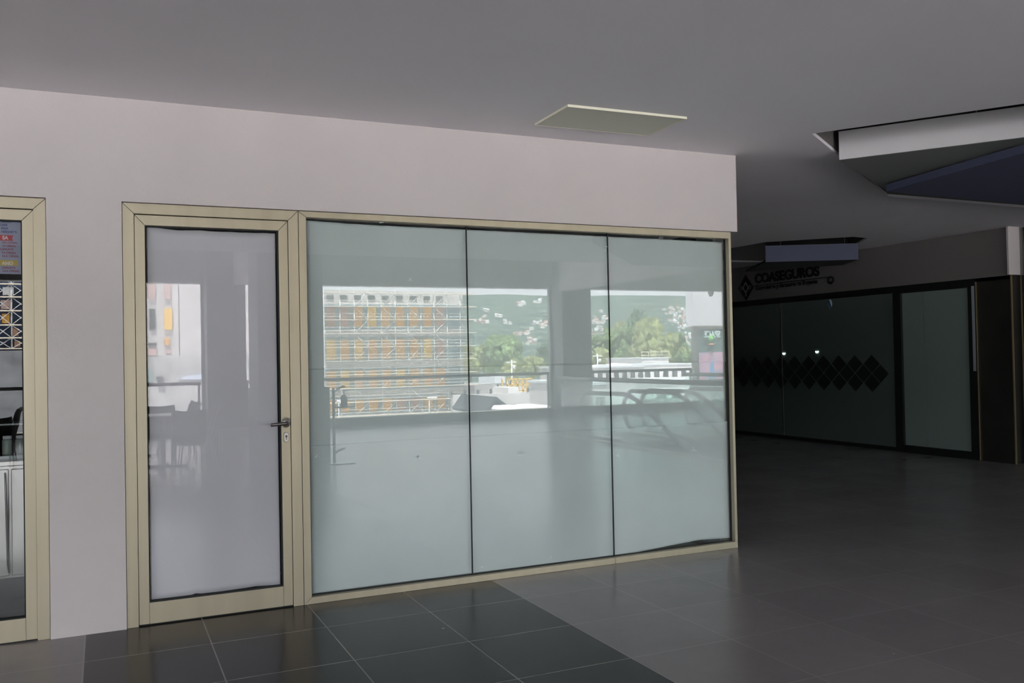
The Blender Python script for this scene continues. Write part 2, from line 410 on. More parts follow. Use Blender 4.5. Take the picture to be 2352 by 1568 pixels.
# ------------------------------------------------------------------ ceiling fittings
v = [(2.537, -.352), (2.513, -.803), (3.332, -.759), (3.358, -.308)]
vt = thing('ceiling_vent', 'cream rectangular access panel on the white ceiling above the shop window', 'ceiling panel', (2.93, -.555, CZ))
MB().box((-.415, -.228, -.012), (.415, .228, -.004)).box((-.40, -.213, -.004), (.40, .213, .002)).build('panel', MT['vent'], vt, bevel=.001)
rim = MB()
for a, b in (((-.418, -.231, -.015), (.418, -.224, 0)), ((-.418, .224, -.013), (.418, .231, 0)), ((-.418, -.224, -.013), (-.411, .224, 0)), ((.411, -.224, -.013), (.418, .224, 0))): rim.box(a, b)
rim.build('rim', MT['cream'], vt)
vt.rotation_euler = (0, 0, math.radians(-1.2+.0))

# recess lining and hung boards over the corridor mouth
rc = MB()
def ring(mb, poly, z0, z1, t=.05):
    cx = sum(p[0] for p in poly)/len(poly); cy_ = sum(p[1] for p in poly)/len(poly)
    for i in range(len(poly)):
        a, b = Vector(poly[i]), Vector(poly[(i+1) % len(poly)])
        d = (b-a).normalized(); nrm = Vector((d.y, -d.x))
        if nrm.dot(a-Vector((cx, cy_))) < 0: nrm = -nrm
        mb.prism([a, b, b+nrm*t, a+nrm*t], 2, z0, z1)
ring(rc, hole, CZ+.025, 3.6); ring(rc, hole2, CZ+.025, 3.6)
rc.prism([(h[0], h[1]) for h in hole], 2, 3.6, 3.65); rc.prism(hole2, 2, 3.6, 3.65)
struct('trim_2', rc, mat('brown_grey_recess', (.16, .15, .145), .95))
P1, P2 = Vector((4.98, -.41)), Vector((5.66, -1.39)); dd = (P2-P1).normalized(); P3 = P1+dd*6.6
q0 = Vector((6.40, .45)); q3 = q0+dd*6.6
bd = thing('ceiling_baffle', 'white-edged slanting ceiling board hung in the recess at the corridor mouth', 'ceiling board', (P1.x, P1.y, 2.87))
def loc2(p): return (p[0]-P1.x, p[1]-P1.y)
nn = Vector((-dd.y, dd.x)); nn = nn if nn.dot(P1-Vector((0, -5.4))) > 0 else -nn
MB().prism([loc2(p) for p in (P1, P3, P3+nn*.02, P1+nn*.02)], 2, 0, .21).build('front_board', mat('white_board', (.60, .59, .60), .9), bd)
MB().prism([loc2(p) for p in (P1+nn*.02, P3+nn*.02, q3, q0)], 2, .0, .03).build('underside', mat('grey_underside', (.22, .23, .225), .9), bd)  # shade under the white board is put into this darker grey
for i, k in enumerate((.9, 2.6, 4.4)):
    p = P1+dd*k+nn*.2; MB().tube([(p.x-P1.x, p.y-P1.y, .03), (p.x-P1.x, p.y-P1.y, .73)], .006, 8).build('hanger_rod', MT['steel'], bd)
p = P1+dd*.42+nn*.2
tri_ = [(6.08, .174), (5.8, -1.35), (5.35, -3.8), (7.3, -6.0), (10.0, -6.0), (10.0, .30)]
bl = thing('ceiling_baffle', 'dark blue pointed bulkhead hanging lowest at the right picture edge', 'ceiling board', (6.08, .174, 2.80))
MB().prism([(x-6.08, y-.174) for x, y in tri_], 2, 0, .06).build('board', mat('dark_blue_board', (.075, .085, .15), .85), bl)
for x, y in ((6.6, -.6), (9.2, -.6), (7.0, -4.4), (9.2, -4.4)):
    MB().tube([(x-6.08, y-.174, .06), (x-6.08, y-.174, .80)], .006, 8).build('hanger_rod', MT['steel'], bl)
b3 = thing('ceiling_baffle', 'slate blue board hung below the far corridor recess above the dark shop sign', 'ceiling board', (8.55, 4.6, 2.72))
e1, e2 = Vector((0, 0)), Vector((1.12, -.62)); en = Vector((.48, .87))
MB().prism([e1, e2, e2+en*.03, e1+en*.03], 2, 0, .23).build('front_board', MT['blue'], b3)
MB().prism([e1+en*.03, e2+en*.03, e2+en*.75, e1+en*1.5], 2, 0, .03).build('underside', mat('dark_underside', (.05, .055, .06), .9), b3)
for t_ in (.2, .9): MB().tube([(e2.x*t_+en.x*.2, e2.y*t_+en.y*.2, .03), (e2.x*t_+en.x*.2, e2.y*t_+en.y*.2, .88)], .006, 8).build('hanger_rod', MT['steel'], b3)
b4 = thing('ceiling_baffle', 'small dark blue board under the ceiling just past the shop window corner', 'ceiling board', (7.55, 6.3, 2.62))
MB().box((0, 0, 0), (.62, .04, .30)).build('front_board', MT['blue'], b4)
MB().box((0, .04, 0), (.62, .9, .03)).build('underside', MT['blue'], b4)
for x in (.1, .5): MB().tube([(x, .2, .03), (x, .2, .32)], .006, 8).build('hanger_rod', MT['steel'], b4)

# ------------------------------------------------------------------ corridor: fascia with shade in its taupe, dark shop front, sign
HX = 10.25
struct('wall_hall', MB().box((HX, 2.07, 2.345), (HX+.21, 14, CZ)), MT['fascia'])  # shade on this side face is put into the darker taupe
struct('trim_7', MB().box((HX-.1, 2.045, 2.345), (HX+.105, 2.07, CZ)), MT['wall'])  # end face of the same wall, daylight on it put into a lighter colour
struct('trim_3', MB().box((HX+.02, 2.66, 2.30), (HX+.2, 14, 2.345)).box((HX+.02, 2.12, 2.30), (HX+.2, 2.66, 2.345)), MT['black'])
hg, t_, b_ = new_mat('frosted_green_film_glass'); b_.inputs['Base Color'].default_value = (.10, .125, .118, 1); b_.inputs['Roughness'].default_value = .08
hg2, t_, b_ = new_mat('pale_green_film_glass'); b_.inputs['Base Color'].default_value = (.20, .25, .235, 1); b_.inputs['Roughness'].default_value = .15
w2 = thing('window_2', 'dark corridor shop front glazed with frosted panes and a band of dark diamonds', 'window', kind='structure')
X0 = HX+.04
def ybox(name, y0, y1, z0, z1, m, parent, x0=X0, x1=X0+.012): return MB().box((x0, y0, z0), (x1, y1, z1)).build(name, m, parent)
ybox('head_rail', 2.66, 14, 2.25, 2.30, MT['black'], w2, HX+.02, HX+.1)
ybox('sill_rail', 3.93, 14, 0, .055, MT['black'], w2, HX+.02, HX+.1)
for a, b in ((3.93, 6.282), (6.292, 9.2), (9.21, 12.0)): ybox('glass_pane', a, b, .055, 2.25, hg, w2)
ybox('joint_strip', 6.279, 6.297, .055, 2.25, MT['steel'], w2, X0-.004, X0+.0)
dm = MB(); sp = .323
for r_, (zc, off) in enumerate(((1.243, 0), (1.10, .5), (.957, 0))):
    for k in range(11):
        yc = 4.055+sp*(k+off)+(.0)
        hw, hh = sp/2-.012, .132
        if yc-hw < 3.93: continue
        dm.add([(X0-.0015, yc-hw, zc), (X0-.0015, yc, zc-hh), (X0-.0015, yc+hw, zc), (X0-.0015, yc, zc+hh)], [(0, 1, 2, 3)])
dm.build('diamond_pattern', mat('dark_diamond_film', (.016, .02, .019), .3), w2, solid=.0008)
d3 = thing('door_3', 'pale frosted double glass door in a thick black frame, dark corridor shop front', 'door', kind='structure')
fr = MB(); fr.box((HX+.0, 3.80, 0), (HX+.09, 3.93, 2.30)).box((HX, 2.60, 0), (HX+.09, 2.715, 2.30)).box((HX, 2.715, 2.235), (HX+.09, 3.80, 2.30)).box((HX, 2.715, 0), (HX+.09, 3.80, .10))
fr.build('frame', MT['black'], d3)
for a, b in ((2.715, 3.440), (3.448, 3.80)): ybox('glass_pane', a, b, .10, 2.235, hg2, d3)
ybox('light_strip', 2.615, 2.655, 1.15, 2.25, mat('grey_reveal_strip', (.30, .32, .35), .5), d3, HX-.004, HX)
st = MB().lathe([(0, 0), (.05, 0), (.05, .002), (0, .002)], (0, 0, 0), 24).build('round_sticker', mat('white_blue_sticker', (.32, .42, .5), .4), None)
st.matrix_world = Matrix.Translation((X0-.002, 5.18, 2.17)) @ Matrix.Rotation(-PI/2, 4, 'Y') @ Matrix.Diagonal((1.5, 1, 1, 1))
tag(st, 'oval white and blue sticker high on the dark corridor glass', 'sticker')
MB().box((-.05, -.014, .002), (.05, .014, .0028), Matrix.Rotation(.6, 4, 'Z')).build('blue_stripe', mat('sticker_blue', (.03, .08, .2), .4), st)
# dark stone end pier with brass edge strips
pr = MB(); pr.box((HX+.02, 2.115, 0), (HX+.2, 2.60, 2.345))
struct('pillar_1', pr, MT['cladding'])
struct('trim_4', MB().box((HX+.005, 2.10, 0), (HX+.03, 2.113, 2.345)).box((HX+.14, 2.06, 0), (HX+.15, 2.075, 2.345)).box((HX+.0, 2.597, 0), (HX+.02, 2.606, 2.3)), MT['brass'])
rw = MB().box((HX+.19, 1.0, 0), (HX+.5, 2.05, CZ))
struct('wall_pier', rw, MT['cladding'])
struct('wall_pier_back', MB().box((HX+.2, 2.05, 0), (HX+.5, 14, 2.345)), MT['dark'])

def text(name, s, size, mw, m, parent=None, ext=.004, bold=0, sx=1, align='LEFT', shear=0):
    cu = bpy.data.curves.new(name, 'FONT'); cu.body = s; cu.size = size; cu.extrude = ext; cu.offset = bold; cu.align_x = align; cu.shear = shear
    to = bpy.data.objects.new(name, cu)
    dg_ = bpy.context.evaluated_depsgraph_get(); C.objects.link(to); bpy.context.view_layer.update()
    me = bpy.data.meshes.new_from_object(to.evaluated_get(bpy.context.evaluated_depsgraph_get()))
    bpy.data.objects.remove(to); me.transform(Matrix.Diagonal((sx, 1, 1, 1))); me.transform(mw)
    me.materials.clear(); me.materials.append(m); me.name = name
    o = bpy.data.objects.new(name, me); C.objects.link(o)
    if parent: o.parent = parent
    return o
# faces -x, reads from +y to -y : local x -> -y, local y -> z, normal -> -x
RH = Matrix(((0, 0, -1, 0), (-1, 0, 0, 0), (0, 1, 0, 0), (0, 0, 0, 1)))
sg = thing('shop_sign', 'black insurance shop sign with diamond emblem on the taupe corridor fascia', 'sign', (HX-.012, 7.1, 2.57))
def onw(y, z): return Matrix.Translation((0, y-7.1, z-2.57)) @ RH
text('lettering', 'COASEGUROS', .215, onw(6.86, 2.632), MT['letters'], sg, .006, .0095, 1.09)
text('lettering', 'Corredores y Asesores en Seguros', .098, onw(6.85, 2.512), MT['letters'], sg, .004, .003, 1.045)
MB().box((-.006, 5.08-7.1, .008), (.006, 6.88-7.1, .022)).build('underline', MT['letters'], sg)
em = MB(); em.prism([(7.30-7.1, .0), (0, -.225), (6.90-7.1, .0), (0, .225)], 0, -.006, .006); eo = em.build('emblem', MT['letters'], sg)
ei = MB()
def ringpoly(k, w_):
    o_ = [(.085*k, 0), (0, -.105*k), (-.085*k, 0), (0, .105*k)]; i_ = [(.085*(k-w_), 0), (0, -.105*(k-w_)), (-.085*(k-w_), 0), (0, .105*(k-w_))]
    for a in range(4):
        b = (a+1) % 4; ei.prism([o_[a], o_[b], i_[b], i_[a]], 0, -.0085, -.006)
ringpoly(1, .3); ei.box((-.0085, -.01, -.15), (-.006, .01, -.09))
for s_ in (-1, 1): ei.tube([(-.008, s_*(.115+.0*i)+.02*math.cos(2*PI*i/12)*1.3, .035*math.sin(2*PI*i/12)) for i in range(13)], .004, 5)
ei.build('emblem_line', mat('grey_emblem_line', (.28, .27, .26), .7), eo)
MB().tube([(0, 5.10-7.1+.055*math.cos(t), -.035+.048*math.sin(t)) for t in [2*PI*i/24 for i in range(25)]], .016, 8).build('ring_mark', MT['letters'], sg)
# two reflections on the corridor glass, built as small glowing half discs
lm = mat('lamp_glass', (.75, 1, .95), .3, emit=.28)
for i, (px, py) in enumerate(((1799, 810), (1875, 806))):
    d = ray(px, py); t = (HX+.02)/d.x; pt = Vector((0, -CAM_D, CAM_H))+d*t
    hb_ = MB(); hb_.add([(0, -.032*math.cos(a), -.034*math.sin(a)) for a in [PI*k/10 for k in range(11)]] + [(-.012, -.032*math.cos(a), -.034*math.sin(a)) for a in [PI*k/10 for k in range(11)]],
        [tuple(range(11)), tuple(range(21, 10, -1)), (0, 10, 21, 11)] + [(k, 11+k, 12+k, k+1) for k in range(10)])
    o = hb_.build('wall_lamp', lm, None, loc=(HX+.038, pt.y, pt.z))
    tag(o, ['small glowing half round lamp beside the joint of the corridor panes', 'small glowing half round lamp above the middle of the diamond band'][i], 'lamp', 'lamps on the corridor shop front')

# ------------------------------------------------------------------ the open balcony side behind the camera
BY = -13.5
bw = MB(); bw.box((-26, BY-.35, 3.05), (17, BY, 3.9)); struct('wall_back', bw, MT['beam'])
struct('wall_back_end', MB().box((-26, BY-.35, 0), (-24.4, BY, 3.05)), MT['beam'])
struct('trim_5', MB().box((-24.4, BY-.3, 0), (13.85, BY, .18)), MT['kerb'])
struct('trim_6', MB().box((-24.4, BY-.32, .18), (13.85, BY+.01, .195)), MT['cream'])
for i, (x0, x1, y0, y1) in enumerate(((1.87, 2.61, -13.75, -13.0), (9.78, 10.55, -13.75, -13.0), (-6.4, -5.65, -13.75, -13.0))):
    struct('pillar_%d' % (i+2 if i < 3 else 6), MB().box((x0, y0, 0), (x1, y1, 3.9)), MT['column'])
    struct('trim_%d' % (i+8), MB().box((x0-.06, BY-.1, .195), (x0, BY-.04, 3.05)).box((x1, BY-.1, .195), (x1+.06, BY-.04, 3.05)), MT['beam'])
struct('pillar_5', MB().box((1.93, -7.9, 0), (2.83, -7.05, 3.9)).box((1.91, -7.92, 0), (2.90, -7.03, 1.07)), MT['column'])
struct('beam_1', MB().box((2.38, -13.0, 2.98), (2.62, -7.9, 3.9)), MT['wall'])
struct('beam_2', MB().box((9.72, -13.0, 2.95), (10.0, -7.03, 3.9)), MT['wall'])
struct('beam_3', MB().box((-6.1, -13.0, 2.95), (-5.8, -7.03, 3.9)), MT['wall'])
# balcony rails, one per bay
def rail_run(x0, x1, y, label, grp='steel rails along the open balcony'):
    t = thing('balcony_rail', label, 'railing', ((x0+x1)/2, y, .19), group=grp)
    h = (x1-x0)/2
    MB().box((-h, -.03, .80), (h, .03, .87)).build('handrail', MT['rail'], t, bevel=.01)
    for x in (-h+.04, h-.04): MB().box((x-.02, -.02, 0), (x+.02, .02, .80)).build('post', MT['rail'], t)
rail_run(-5.6, 1.80, BY-.12, 'steel rail in front of the concrete building, reflected in the door glass')
rail_run(2.67, 9.72, BY-.12, 'long steel rail in front of the scaffolding, reflected in the window')
rail_run(10.61, 13.85, BY-.12, 'steel rail right of the far column, in front of the low white buildings')
rail_run(-14.1, -6.46, BY-.12, 'steel rail of the bay left of the door reflection')

# balustrades around the escalator void
def balustrade(x, y0, y1, label, axis='y', ht=1.07):
    L_ = abs(y1-y0)
    t = thing('glass_balustrade', label, 'balustrade', (x, y0, 0) if axis == 'y' else (y0, x, 0), 0 if axis == 'y' else -PI/2, group='glass balustrades round the escalator void')
    MB().tube([(0, 0, ht-.03), (0, L_, ht-.03)], .036, 14).build('handrail', MT['rail'], t)
    n_ = max(1, round(L_/1.55))
    for k in range(n_):
        MB().box((-.008, L_*k/n_+.006, .01), (.008, L_*(k+1)/n_-.006, ht-.06)).build('glass_pane', g_bal, t)
    MB().box((-.03, 0, 0), (.03, L_, .035)).build('base_channel', MT['steel'], t)
balustrade(7.47, -8.75, -2.5, 'long glass balustrade with thick steel handrail along the near side of the escalators')
balustrade(10.28, -8.9, -2.6, 'shorter looking glass balustrade with thick handrail beyond the escalators')
balustrade(-2.42, 7.5, 10.24, 'glass balustrade closing the void end towards the dark corridor', 'x')

# escalators: two, side by side, going down towards the shop
def escalator(xl, xr, label):
    t = thing('escalator', label, 'escalator', (xl, -8.5, 0), group='escalators going down side by side')
    W = xr-xl; prof = []
    # handrail centre line in (y, z), y from 0 at the newel
    for i in range(13):
        a = -PI/2 - .1 - (PI-.2)*i/12; prof.append((.36+.34*math.cos(a), .45+.34*math.sin(a)*1.0))
    prof += [(.8, .79), (1.2, .80), (1.5, .80), (1.72, .765), (1.95, .685), (2.2, .56), (2.6, .345)]
    for i in range(1, 7): prof.append((2.6+.8*i, .345-.46*i))
    deck = [(-.1, .0), (.3, .07), (1.4, .07), (1.75, .02), (2.1, -.12)]
    for i in range(1, 8): deck.append((2.1+.8*i, -.12-.46*i))
    for sx in (0, W):
        MB().tube([(sx, y, z) for y, z in prof], .038, 10).build('handrail', MT['rubber'], t)
        top = [(y, z-.0) for y, z in prof[10:]]
        poly = top + [(7.4, -3.05), (2.1, -.02), (1.75, .10), (1.4, .12), (.35, .12)]
        MB().prism(poly, 0, sx-.006, sx+.006).build('side_glass', g_bal, t)
        sk = deck + [(y, z-.35) for y, z in reversed(deck)]
        MB().prism(sk, 0, sx-.09, sx+.09).build('skirt', MT['steel'], t)
    stp = MB(); stp.box((.09, -.3, -.02), (W-.09, 1.5, .012))
    for i in range(14): stp.box((.1, 1.5+.4*i, -.05-.23*i-.25), (W-.1, 1.5+.4*(i+1), -.02-.23*i))
    stp.build('steps', mat('grooved_steel', (.12, .12, .12), .4, metal=.7) if 'grooved_steel' not in bpy.data.materials else bpy.data.materials['grooved_steel'], t)
    MB().prism([(0, -.36), (7.7, -3.8), (7.7, -4.3), (0, -.9)], 0, -.08, W+.08).build('truss', MT['dark'], t)
escalator(7.72, 8.62, 'escalator with black handrails next to the long glass balustrade')
escalator(8.98, 9.95, 'escalator with black handrails on the side away from the long balustrade')
vs_ = MB(); ring(vs_, [(VX0, VY0), (VX1, VY0), (VX1, VY1), (VX0, VY1)], -4.6, -.35, .1)
struct('wall_void', vs_, MT['beam'])
struct('floor_lower', MB().box((7, -9.2, -4.7), (10.8, -2, -4.6)), MT['slab'])

# ------------------------------------------------------------------ far corner shop, white wall in daylight beyond the gallery edge
SYF = -16.0; KS = (2*GL-SYF+CAM_D)/(2*GL-BY+CAM_D)
def fx(x): return x*KS
def fz(z): return CAM_H+(z-CAM_H)*KS
struct('wall_shop', MB().box((fx(13.85), SYF-.35, fz(2.14)), (20.4, SYF, 5.2)), mat('white_shop_wall', (.72, .72, .75), .8))
struct('floor_terrace', MB().box((fx(13.6), -18.5, -.35), (20.4, -13.9, 0)).box((17.2, -13.9, -.35), (20.4, -8, 0)), MT['floor'])
w3 = thing('window_3', 'green glazed corner shop front beyond the escalators with a colourful poster', 'window', kind='structure')
fb = MB(); fb.box((fx(13.85), SYF-.12, 0), (fx(13.97), SYF, fz(2.14))).box((fx(13.97), SYF-.12, fz(2.06)), (20.4, SYF, fz(2.14))).box((fx(14.86), SYF-.12, 0), (fx(14.92), SYF, fz(2.06)))
fb.build('frame', MT['kerb'], w3)
sgm = mat('shop_green_glass', (.10, .17, .16), .1)
for a, b in ((fx(13.97), fx(14.86)), (fx(14.92), 20.4)): MB().box((a, SYF-.09, 0), (b, SYF-.08, fz(2.06))).build('glass_pane', sgm, w3)
ss = thing('shop_sign', 'pale shop name with green emblem on the corner glass beyond the escalators', 'sign', (fx(14.16), SYF+.02, fz(1.83)))
RB = Matrix(((-1, 0, 0, 0), (0, 0, 1, 0), (0, 1, 0, 0), (0, 0, 0, 1)))            # faces +y
text('lettering', 'SPACE', .27, Matrix.Translation((.60, 0, .01)) @ RB, mat('pale_sign_letters', (.72, .92, .88), .5), ss, .006, .004, .78)
MB().lathe([(0, -.12), (.055, -.09), (.085, 0), (.055, .07), (.014, .12), (0, .13)], (.25, .0, -.03), 14).build('green_emblem', mat('leaf_green', (.22, .6, .12), .6), ss)
MB().lathe([(0, -.03), (.08, -.02), (.09, 0), (.08, .02), (0, .03)], (.25, .0, -.20), 14).build('orange_base', mat('orange', (.7, .32, .15), .6), ss)
ps = thing('poster', 'blurry pink and blue poster on the corner shop glass', 'poster', (fx(14.42), SYF-.06, .65))
MB().box((-.43, 0, 0), (.43, .012, .80)).build('sheet', mat('pink_poster', (.65, .28, .36), .6, var=.35, scale=7, dark=(.28, .36, .5)), ps)
MB().prism([(-.1, .03), (.14, .03), (.06, .55), (0, .55)], 1, .012, .018).build('blue_figure', mat('poster_blue', (.15, .38, .65), .6), ps)
cb = MB().lathe([(0, -.13), (.05, -.11), (.075, -.06), (.08, 0), (.085, .005), (.085, .03), (0, .03)], (14.35, BY+.1, 3.02), 18).build('dome_camera', MT['steel_dark'])
tag(cb, 'dark dome security camera under the beam by the white wall', 'camera')

# ------------------------------------------------------------------ tables, chairs and stand reflected in the door
def make_chair():
    t = thing('cafe_chair', 'dark woven cafe chair', 'chair')
    def bk(u, v):
        x = (u-.5)*.42*(1+.04*v); z = .33+.47*v; y = -.19 - .10*v - .02*math.sin(v*PI) + .05*(1-(2*u-1)**2)*-1 - (.03*max(0, v-.88)/.12)
        return (x, y, z + .02*(2*u-1)**2*v)
    MB().grid(bk, 10, 10).build('backrest', MT['wicker'], t, solid=.014, recalc=False)
    MB().grid(lambda u, v: ((u-.5)*.42, -.2+.42*v, .44-.015*math.sin(PI*u)-(.03*max(0, v-.85)/.15)), 8, 8).build('seat', MT['wicker'], t, solid=.02, recalc=False)
    for sx in (-1, 1):
        MB().tube([(sx*.20, -.27, .0), (sx*.19, -.20, .43)], .011, 8).build('leg', MT['chairleg'], t)
        MB().tube([(sx*.20, .22, .0), (sx*.19, .17, .43)], .011, 8).build('leg', MT['chairleg'], t)
        MB().tube([(sx*.215, -.20, .43), (sx*.222, -.24, .60), (sx*.222, -.29, .76), (sx*.22, -.335, .82), (sx*.22, -.36, .80)], .010, 8).build('back_tube', MT['chairleg'], t)
    return t
ch0 = make_chair()
def make_table():
    t = thing('cafe_table', 'cafe table', 'table')
    MB().box((-.35, -.35, .70), (.35, .35, .735)).build('tabletop', MT['table'], t, bevel=.006)
    MB().tube([(0, 0, .03), (0, 0, .70)], .035, 14).build('pedestal', MT['wicker'], t)
    for k in range(4):
        a = PI/2*k+.2; MB().box((0, -.03, 0), (.33, .03, .03), Matrix.Rotation(a, 4, 'Z')).build('foot', MT['wicker'], t, bevel=.008)
    return t
tb0 = make_table()
tabs = [(.75, -7.95, 'square dark cafe table nearest the clad column'), (-.30, -8.1, 'square dark cafe table second from the clad column'),
        (.35, -9.7, 'square dark cafe table behind, close to the balcony rail'), (-1.62, -7.95, 'square dark cafe table reflected in the left door glass'), (-2.1, -9.9, 'square dark cafe table farthest left by the balcony rail')]
used = False
for i, (x, y, lb) in enumerate(tabs):
    t = tb0 if i == 0 else copy_tree(tb0); t.location = (x, y, 0); t['label'] = lb; t['group'] = 'cafe tables on the gallery'
sides = {0: [(.305, .33, PI, 'with its back to the shop door'), (.45, -.20, PI/2, 'seen from its side, next to the column'), (0, -.65, 0, 'on the balcony side')],
         1: [(-.05, .66, PI, 'with its back to the shop door'), (0, -.62, 0, 'on the balcony side')],
         2: [(.66, -.32, PI/2, 'side on, nearer the rail'), (.70, .22, PI/2, 'side on, nearer the door'), (-.1, .6, PI, 'with its back to the shop door'), (-.62, 0, -PI/2, 'on its left side')],
         3: [(.35, .33, PI, 'with its back to the shop door'), (-.35, .36, PI, 'second one backing onto the shop'), (.05, -.62, 0, 'on the balcony side')],
         4: [(0, .62, PI, 'with its back to the shop door'), (.62, 0, PI/2, 'on its right side')]}
nm = ['the table nearest the column', 'the second table from the column', 'the table behind by the rail', 'the table in the left door', 'the farthest left table']
for ti, lst in sides.items():
    for dx, dy, rz, ds in lst:
        c = ch0 if not used else copy_tree(ch0); used = True
        c.location = (tabs[ti][0]+dx, tabs[ti][1]+dy, 0); c.rotation_euler = (0, 0, rz)
        c['label'] = 'dark chair at %s, %s' % (nm[ti], ds); c['group'] = 'dark woven chairs round the cafe tables'
bt = MB().lathe([(0, 0), (.028, 0), (.03, .01), (.03, .12), (.012, .16), (.012, .18), (.016, .18), (.016, .2), (0, .2)], (-.12, -8.15, .736), 16).build('sauce_bottle', MT['wicker'])
tag(bt, 'small dark pump bottle standing on the second cafe table', 'bottle')
bn = thing('low_table', 'low grey side table on thin legs in front of the far column', 'table', (1.86, -8.8, 0))
MB().box((-.26, -.2, .39), (.26, .2, .42)).build('tabletop', MT['table'], bn, bevel=.005)
for sx in (-1, 1):
    for sy in (-1, 1): MB().tube([(sx*.24, sy*.18, 0), (sx*.24, sy*.18, .39)], .01, 8).build('leg', MT['chairleg'], bn)
# sanitising stand on the clad column's right side
sn = thing('sanitiser_stand', 'dark stand with arm, shelf and foot plate beside the clad column', 'stand', (2.93, -6.93, 0))
MB().box((-.08, -.15, 0), (.26, .15, .012)).build('foot_plate', MT['steel_dark'], sn)
MB().tube([(0, 0, .012), (0, 0, 1.06)], .02, 10).build('post', MT['column'], sn)
MB().tube([(0, 0, 1.0), (.13, 0, 1.08), (.16, 0, 1.07)], [.012, .014, .022], 8).build('arm', MT['steel_dark'], sn)
MB().box((0, -.09, .78), (.24, .09, .80)).build('shelf', MT['steel_dark'], sn)
MB().tube([(0, 0, .14), (.10, 0, .20), (.15, 0, .20)], .014, 8).build('pedal', MT['steel_dark'], sn)
pb = thing('pump_bottle', 'dark pump bottle on the stand shelf beside the clad column', 'bottle', (3.08, -6.93, .801))
MB().lathe([(0, 0), (.045, 0), (.048, .01), (.048, .13), (.02, .16), (0, .16)], (0, 0, 0), 16).build('body', MT['wicker'], pb)
MB().tube([(0, 0, .16), (0, 0, .22), (.035, 0, .22)], .006, 8).build('pump', MT['wicker'], pb)

# ------------------------------------------------------------------ inside the left shop
cab = thing('steel_cabinet', 'brushed steel counter cabinet inside the left shop, seen through its door', 'cabinet', (-.8, 1.0, 0))
MB().box((-.6, 0, .14), (.46, .6, .84)).build('body', MT['steel'], cab, bevel=.004)
MB().box((-.66, -.02, .84), (.5, .62, .87)).build('worktop', MT['steel'], cab, bevel=.003)
for x0_, x1_ in ((-.6, .262), (.268, .46)):
    dr = MB().box((x0_+.004, -.02, .16), (x1_-.004, 0, .82)).build('door', MT['steel'], cab, bevel=.004)
MB().box((-.55, .03, 0), (.42, .55, .14)).build('plinth', MT['black'], cab)
hd = MB().tube([(.240, -.02, .80), (.243, -.045, .74), (.248, -.05, .5), (.252, -.045, .24), (.256, -.02, .18)], .006, 8).build('handle', MT['steel_dark'], cab)
shf = thing('display_rack', 'glass topped display rack on the steel counter inside the left shop', 'rack', (-.75, 1.25, .87))
MB().box((-.45, -.12, .0), (.40, .12, .02)).box((-.45, -.12, .215), (.40, .12, .225)).build('shelf', mat('rack_glass', (.35, .42, .40), .15), shf)
for x in (-.44, .39): MB().box((x-.008, -.12, .02), (x+.008, .12, .215)).build('side', MT['steel'], shf)
jar0 = None
jl = ['white capped jar at the right end of the display rack', 'white capped jar second from the right on the display rack', 'white capped jar third from the right on the display rack', 'white capped jar farthest left on the display rack']
for i in range(4):
    if jar0 is None:
        jar0 = thing('jar', jl[0], 'jar', (-.42, 1.25, .89), group='jars on the display rack')
        MB().lathe([(0, 0), (.028, 0), (.03, .01), (.03, .09), (.024, .1), (0, .1)], (0, 0, 0), 16).build('body', mat('jar_glass', (.42, .5, .45), .2), jar0)
        MB().lathe([(0, .1), (.026, .1), (.026, .12), (0, .12)], (0, 0, 0), 16).build('lid', MT['smudge'], jar0); jr = jar0
    else:
        jr = copy_tree(jar0); jr['label'] = jl[i]
    jr.location = (-.42-.075*i, 1.25, .89)
po_ = thing('menu_poster', 'printed ice cream menu poster taped inside the left door glass', 'poster', (-.62, .056, 1.955))
MB().box((-.42, 0, -.0), (.226, .0015, .295)).build('sheet', mat('menu_paper', (.25, .26, .35), .8), po_)
RF = Matrix(((1, 0, 0, 0), (0, 0, -1, 0), (0, 1, 0, 0), (0, 0, 0, 1)))            # faces -y
navy = mat('navy_ink', (.02, .03, .16), .8); redi = mat('red_ink', (.40, .03, .04), .8); yel = mat('mustard_ink', (.42, .30, .05), .8); mar = mat('maroon_ink', (.20, .04, .07), .8); whi = mat('white_ink', (.55, .5, .5), .8)
def ptext(s, xr, z, sz, m, b=.0004):
    o = text('lettering', s, sz, RF, m, po_, .0002, b, .93)
    wmax = max(v.co.x for v in o.data.vertices); o.location = (xr+.62-wmax, -.0012, z-1.955)
for s_, xr, z in (('NANO', -.440, 2.229), ('CAFE', -.456, 2.211), ('RESA', -.452, 2.193), ("HERSHEY'S", -.413, 2.1745)): ptext(s_, xr, z, .0165, navy)
MB().prism([(-.42+.0, 2.133-1.955), (-.43+.62, 2.133-1.955), (-.435+.62, 2.147-1.955), (-.428+.62, 2.162-1.955), (-.42, 2.166-1.955)], 1, -.001, 0).build('red_banner', redi, po_)
ptext('SA', -.452, 2.1395, .026, whi, .001)
for s_, xr, z in (('NO CEREAL', -.409, 2.1175), ('N CEREAL', -.416, 2.0995), ('CAHUATE', -.429, 2.082), ('TA CEREAL', -.416, 2.0635), ('OLA CEREAL', -.404, 2.0455)): ptext(s_, xr, z, .0148, mar)
MB().prism([(-.42+.0, 1.998-1.955), (-.408+.62, 2.0-1.955), (-.412+.62, 2.014-1.955), (-.406+.62, 2.028-1.955), (-.42, 2.029-1.955)], 1, -.001, 0).build('yellow_banner', yel, po_)
ptext('ANO', -.431, 2.0035, .025, whi, .001)
for s_, xr, z in (('CAHUATE', -.421, 1.9835), ('OLA CEREAL', -.402, 1.966)): ptext(s_, xr, z, .0148, mar)

